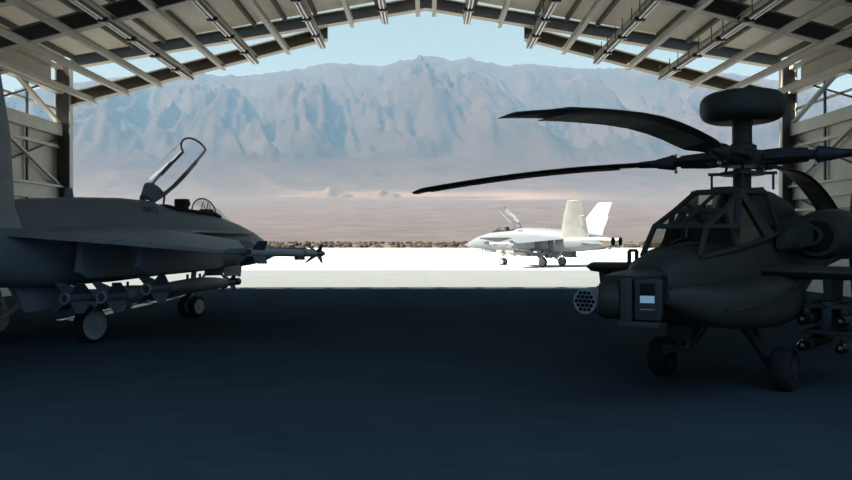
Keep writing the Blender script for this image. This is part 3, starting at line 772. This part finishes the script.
    P(MB().tube((2.5,0,.8),(3.2,0,.72),.035,.028,10), 'gun_barrel', 'helidark', gn)
    P(MB().bar((2.35,.2,1.1),(2.75,.2,.75),.04,.06).bar((2.35,-.2,1.1),(2.75,-.2,.75),.04,.06).bar((2.75,-.24,.74),(2.75,.24,.74),.05,.08).bar((2.1,.2,1.05),(2.7,.2,.74),.03,.04), 'gun_cradle', 'helidark', gn)
    # tail
    P(MB().foil([((-7.6,0,2.1),(-8.9,0,2.1),.24),((-8.3,0,3.6),(-9.2,0,3.6),.18)], (0,1,0)), 'tail_fin')
    P(MB().foil([((-8.0,1.4,1.9),(-8.9,1.4,1.9),.08),((-8.0,-1.4,1.9),(-8.9,-1.4,1.9),.08)]), 'stabilator')
    tr = P(MB().loft([(-8.35,.28,3.35,.2,.32,.34,3),(-8.75,.28,3.35,.2,.32,.34,3)], 14).tube((-8.55,.2,3.35),(-8.55,.75,3.35),.09,n=10), 'tail_rotor_hub', 'helidark')
    for a in (82, 262, 27, 207):
        a = math.radians(a); d = Vector((math.cos(a), 0, math.sin(a))); e = Vector((-math.sin(a), 0, math.cos(a))) * .12
        o_ = Vector((-8.55,.62,3.35))
        MB().foil([(o_ + d*.15 + e, o_ + d*.15 - e, .04), (o_ + d*1.35 + e, o_ + d*1.35 - e, .03)], (0,1,0)).build('tail_rotor_blade', M['blade'], tr)
    P(MB().tube((-8.0,0,2.0),(-8.5,0,.4),.05,n=8), 'tail_gear_leg', 'helidark')
    wheel(H, (-8.55,0,.2), .2, .14, .1, (0,1,0), 'tail_wheel')
    # rotor mast and head
    mz = 3.80
    ms = P(MB().tube((0,0,3.1),(0,0,3.62),.155,.15,18), 'rotor_mast', 'heli')
    P(MB().lathe([(0,.2),(0,.36),(.06,.36),(.06,.2)], (0,0,3.50), (0,0,1), 24), 'swash_plate', 'helidark', ms)
    for a in (20, 110, 200, 290):
        a = math.radians(a)
        c, s_ = math.cos(a), math.sin(a)
        MB().tube((.5*c,.5*s_,3.52),(.5*c,.5*s_,3.24),.022,n=8).bar((.3*c,.3*s_,3.53),(.56*c,.56*s_,3.53),.08,.05).tube((.27*c,.27*s_,3.55),(.24*c,.24*s_,3.72),.024,n=8).build('pitch_link', M['helidark'], ms)
    hub = P(MB().lathe([(-.14,.2),(-.14,.36),(-.05,.42),(.05,.42),(.12,.36),(.12,.2)], (0,0,mz), (0,0,1), 24), 'rotor_hub', 'helidark')
    P(MB().lathe([(.1,.24),(.22,.24),(.26,.165),(.70,.165)], (0,0,mz), (0,0,1), 20), 'dome_mast', 'heli', hub)
    # radar dome
    prof = []
    for k in range(25):
        a = -PI/2 + PI * k / 24
        c, s_ = math.cos(a), math.sin(a)
        prof.append(((.27) * math.copysign(abs(s_) ** .72, s_), .28 + .43 * abs(c) ** .62 if k not in (0, 24) else .28))
    prof = [(-.27,.01)] + prof + [(.27,.01)]
    P(MB().lathe(prof, (0,0,4.70), (0,0,1), 40), 'radar_dome', 'heli')
    # blades
    def blade(worlddeg, droop, cone=0.0, pt_=0.012):
        a = math.radians(worlddeg) - HR
        d = Vector((math.cos(a), math.sin(a), 0)); n_ = Vector((-math.sin(a), math.cos(a), 0))
        def pt(r, lead, z): return d * r + n_ * lead + Vector((0,0,z))
        gp = MB()
        gp.tube(pt(.3,0,mz), pt(.62,0,mz), .13, .15, 14).tube(pt(.60,0,mz), pt(1.05,0,mz), .15, .12, 14).tube(pt(1.05,0,mz), pt(1.16,0,mz), .085, .085, 12)
        gp.tube(pt(1.16,0,mz), pt(1.22,0,mz), .13, .15, 12).tube(pt(1.22,0,mz), pt(1.50,0,mz-.01), .14, .09, 12).tube(pt(1.5,0,mz-.01), pt(1.85,0,mz-.01), .08, .06, 10)
        gp.bar(pt(.2,0,mz-.02), pt(.55,0,mz-.02), .32, .17)
        g = P(gp, 'blade_grip', 'helidark')
        P(MB().tube(pt(.4,.2,mz+.02), pt(1.1,.16,mz+.02), .055, .05, 10).tube(pt(.4,-.2,mz-.02), pt(1.1,-.16,mz-.02), .055, .05, 10).ball(pt(.4,.2,mz+.02), .09), 'lag_damper', 'blade', g)
        P(MB().tube(pt(1.17,-.05,mz-.17), pt(1.17,-.05,mz+.17), .022, n=8).ball(pt(1.17,-.05,mz-.17), .035), 'pitch_bolt', 'metal', g)
        def bz(r): return mz - .01 + cone * sm(0.6, 5.0, r) - droop * max(0, (r - 2.6) / 4.7) ** 1.7
        secs = []
        for (r, le, te) in ((1.6,.1,-.10),(2.0,.17,-.34),(2.4,.18,-.36),(3.0,.18,-.36),(3.7,.18,-.36),(4.4,.18,-.36),(5.1,.18,-.36),(5.8,.18,-.36),(6.3,.18,-.36),(6.85,.18,-.36),(7.1,.06,-.40),(7.32,-.12,-.44),(7.36,-.2,-.46)):
            z = bz(r)
            secs.append((pt(r, le, z + pt_ * (1.3 - r / 8.2)), pt(r, te, z - pt_ * (1.3 - r / 8.2)), .075 if r < 7 else .03))
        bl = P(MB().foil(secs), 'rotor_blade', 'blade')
        us = []
        for (r, le, te) in ((2.3,.06,-.30),(3.0,.06,-.30),(3.7,.06,-.30),(4.4,.06,-.30),(5.1,.06,-.30),(5.8,.06,-.30),(6.3,.06,-.30),(6.85,.06,-.30)):
            z = bz(r) - .036
            us.append((pt(r, le, z + pt_ * .6 * (1.3 - r / 8.2)), pt(r, te, z - pt_ * .9 * (1.3 - r / 8.2)), .012))
        P(MB().foil(us), 'blade_underside', 'bladeunder', bl)
    blade(145, .32); blade(232.3, .36, .19, .05); blade(325, .1, 0, .02); blade(50.5, 1.0, .05, .06)
    return H
heli = make_heli()
tag(heli, 'dark olive attack helicopter with mast dome parked at right inside the hangar', 'helicopter')

def hpos(root, lx, ly, lz):
    c, s = math.cos(HR), math.sin(HR)
    root.location = (HL[0] + c*lx - s*ly, HL[1] + s*lx + c*ly, lz); root.rotation_euler = (0, 0, HR)
# rocket pod on the right stub wing
rp = empty('rocket_pod')
MB().lathe([(-.75,.14),(-.7,.24),(.72,.24),(.74,.235),(.74,.2),(.72,.01)], (0,0,0), (1,0,0), 30).build('pod_body', M['pod'], rp)
hex19 = [(0,0)] + [(.088*math.cos(PI/3*k), .088*math.sin(PI/3*k)) for k in range(6)] + [(.172*math.cos(PI/6*k + 0), .172*math.sin(PI/6*k)) if k % 2 == 0 else (.153*math.cos(PI/6*k), .153*math.sin(PI/6*k)) for k in range(12)]
for y, z in hex19:
    MB().lathe([(.722,.036),(.745,.036),(.745,.031)], (0,y,z), (1,0,0), 12, True, True).build('rocket_tube', M['lens'], rp)
for q in (-.2, .25): MB().tube((q,0,.22),(q,0,.26),.025,n=8).build('lug', M['helidark'], rp)
hpos(rp, .72, -2.3, 1.24)
tag(rp, 'round grey rocket pod with a honeycomb of tubes under the helicopter stub wing', 'rocket pod')
# launcher rack and its missiles under the left stub wing
rk = empty('missile_rack')
MB().box((-.45,-.07,-.14),(.5,.07,.35)).build('rack_spine', M['helidark'], rk, .02)
for z in (.27, -.13):
    MB().box((-.45,-.33,z-.035),(.5,.33,z+.03)).build('cross_arm', M['helidark'], rk, .015)
    for q in (-.26, .26):
        MB().box((-.6,q-.035,z-.1),(.62,q+.035,z-.03)).build('launch_rail', M['heli'], rk, .01)
hpos(rk, .35, 1.55, 1.06)
tag(rk, 'dark four rail missile rack hanging under the helicopter wing at far right', 'missile rack')
def make_atm():
    t = empty('anti_tank_missile')
    MB().lathe([(-.8,.06),(-.8,.088),(.62,.088)], (0,0,0), (1,0,0), 16).build('missile_body', M['helidark'], t)
    MB().lathe([(.62,.088),(.74,.08),(.82,.055),(.85,.01)], (0,0,0), (1,0,0), 16).build('seeker_nose', M['lens'], t)
    for nm, x, sp in (('tail_fin', -.45, .16), ('canard', .45, .13)):
        fins(nm, t, x, x-.3, .08, sp, .07, .3, .2, .1, M['helidark'], .014)
    return t
atm0 = make_atm()
for i, (y, z, lb) in enumerate(((1.29, 1.16, 'upper inner'), (1.81, 1.16, 'upper outer'), (1.29, .76, 'lower inner'), (1.81, .76, 'lower outer'))):
    t = atm0 if i == 0 else copy_tree(atm0)
    hpos(t, .42, y, z - .026)
    tag(t, 'dark stubby missile on the %s rail of the rack under the helicopter wing' % lb, 'missile', 'missiles on the helicopter rack')

# ------------------------------------------------------------------ light, sky, camera
sun = bpy.data.lights.new('sun', 'SUN'); sun.energy = 16.0; sun.angle = math.radians(.53); sun.color = (1, .87, .72)
so = bpy.data.objects.new('sun', sun); COL.objects.link(so)
so.rotation_euler = Vector((-.81, -.135, 1)).to_track_quat('Z', 'Y').to_euler()
so.location = (-40, -10, 50)
W = bpy.data.worlds.new('sky'); scene.world = W; W.use_nodes = True
N, L = W.node_tree.nodes, W.node_tree.links
bg = N['Background']; tc = N.new('ShaderNodeTexCoord'); sp = N.new('ShaderNodeSeparateXYZ'); cr = N.new('ShaderNodeValToRGB')
L.new(tc.outputs['Generated'], sp.inputs[0]); L.new(sp.outputs['Z'], cr.inputs['Fac']); L.new(cr.outputs['Color'], bg.inputs['Color'])
e = cr.color_ramp.elements
e[0].position = 0.0; e[0].color = (.35,.47,.53,1); e[1].position = 1.0; e[1].color = (.08,.19,.46,1)
q = cr.color_ramp.elements.new(.32); q.color = (.34,.475,.54,1)
q = cr.color_ramp.elements.new(.55); q.color = (.20,.37,.62,1)
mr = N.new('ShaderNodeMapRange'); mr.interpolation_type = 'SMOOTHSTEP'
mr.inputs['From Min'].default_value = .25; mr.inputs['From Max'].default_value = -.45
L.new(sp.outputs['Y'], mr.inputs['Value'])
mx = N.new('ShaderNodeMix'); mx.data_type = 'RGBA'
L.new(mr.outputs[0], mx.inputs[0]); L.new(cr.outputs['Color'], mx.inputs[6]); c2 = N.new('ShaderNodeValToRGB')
c2.color_ramp.elements[0].color = (.13,.22,.33,1); c2.color_ramp.elements[1].position = .85; c2.color_ramp.elements[1].color = (.80,1.35,2.1,1)  # unseen sky behind the camera, brightened overhead to light the hangar floor
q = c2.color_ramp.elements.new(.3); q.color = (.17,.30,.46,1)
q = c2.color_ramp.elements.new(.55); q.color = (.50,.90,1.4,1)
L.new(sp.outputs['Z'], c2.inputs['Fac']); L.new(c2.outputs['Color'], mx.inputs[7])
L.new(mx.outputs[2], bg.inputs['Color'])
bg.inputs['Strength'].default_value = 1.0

cam = bpy.data.cameras.new('camera'); co = bpy.data.objects.new('camera', cam); COL.objects.link(co)
cam.sensor_width = 36; cam.lens = 735 / 852 * 36; cam.clip_end = 20000; cam.clip_start = .1
co.location = (0, 0, 2.36); co.rotation_euler = (PI / 2, 0, 0)
scene.camera = co
vs_ = scene.view_settings
vs_.view_transform = 'Standard'; vs_.look = 'None'; vs_.exposure = 0.0; vs_.gamma = 1.0; vs_.use_curve_mapping = False
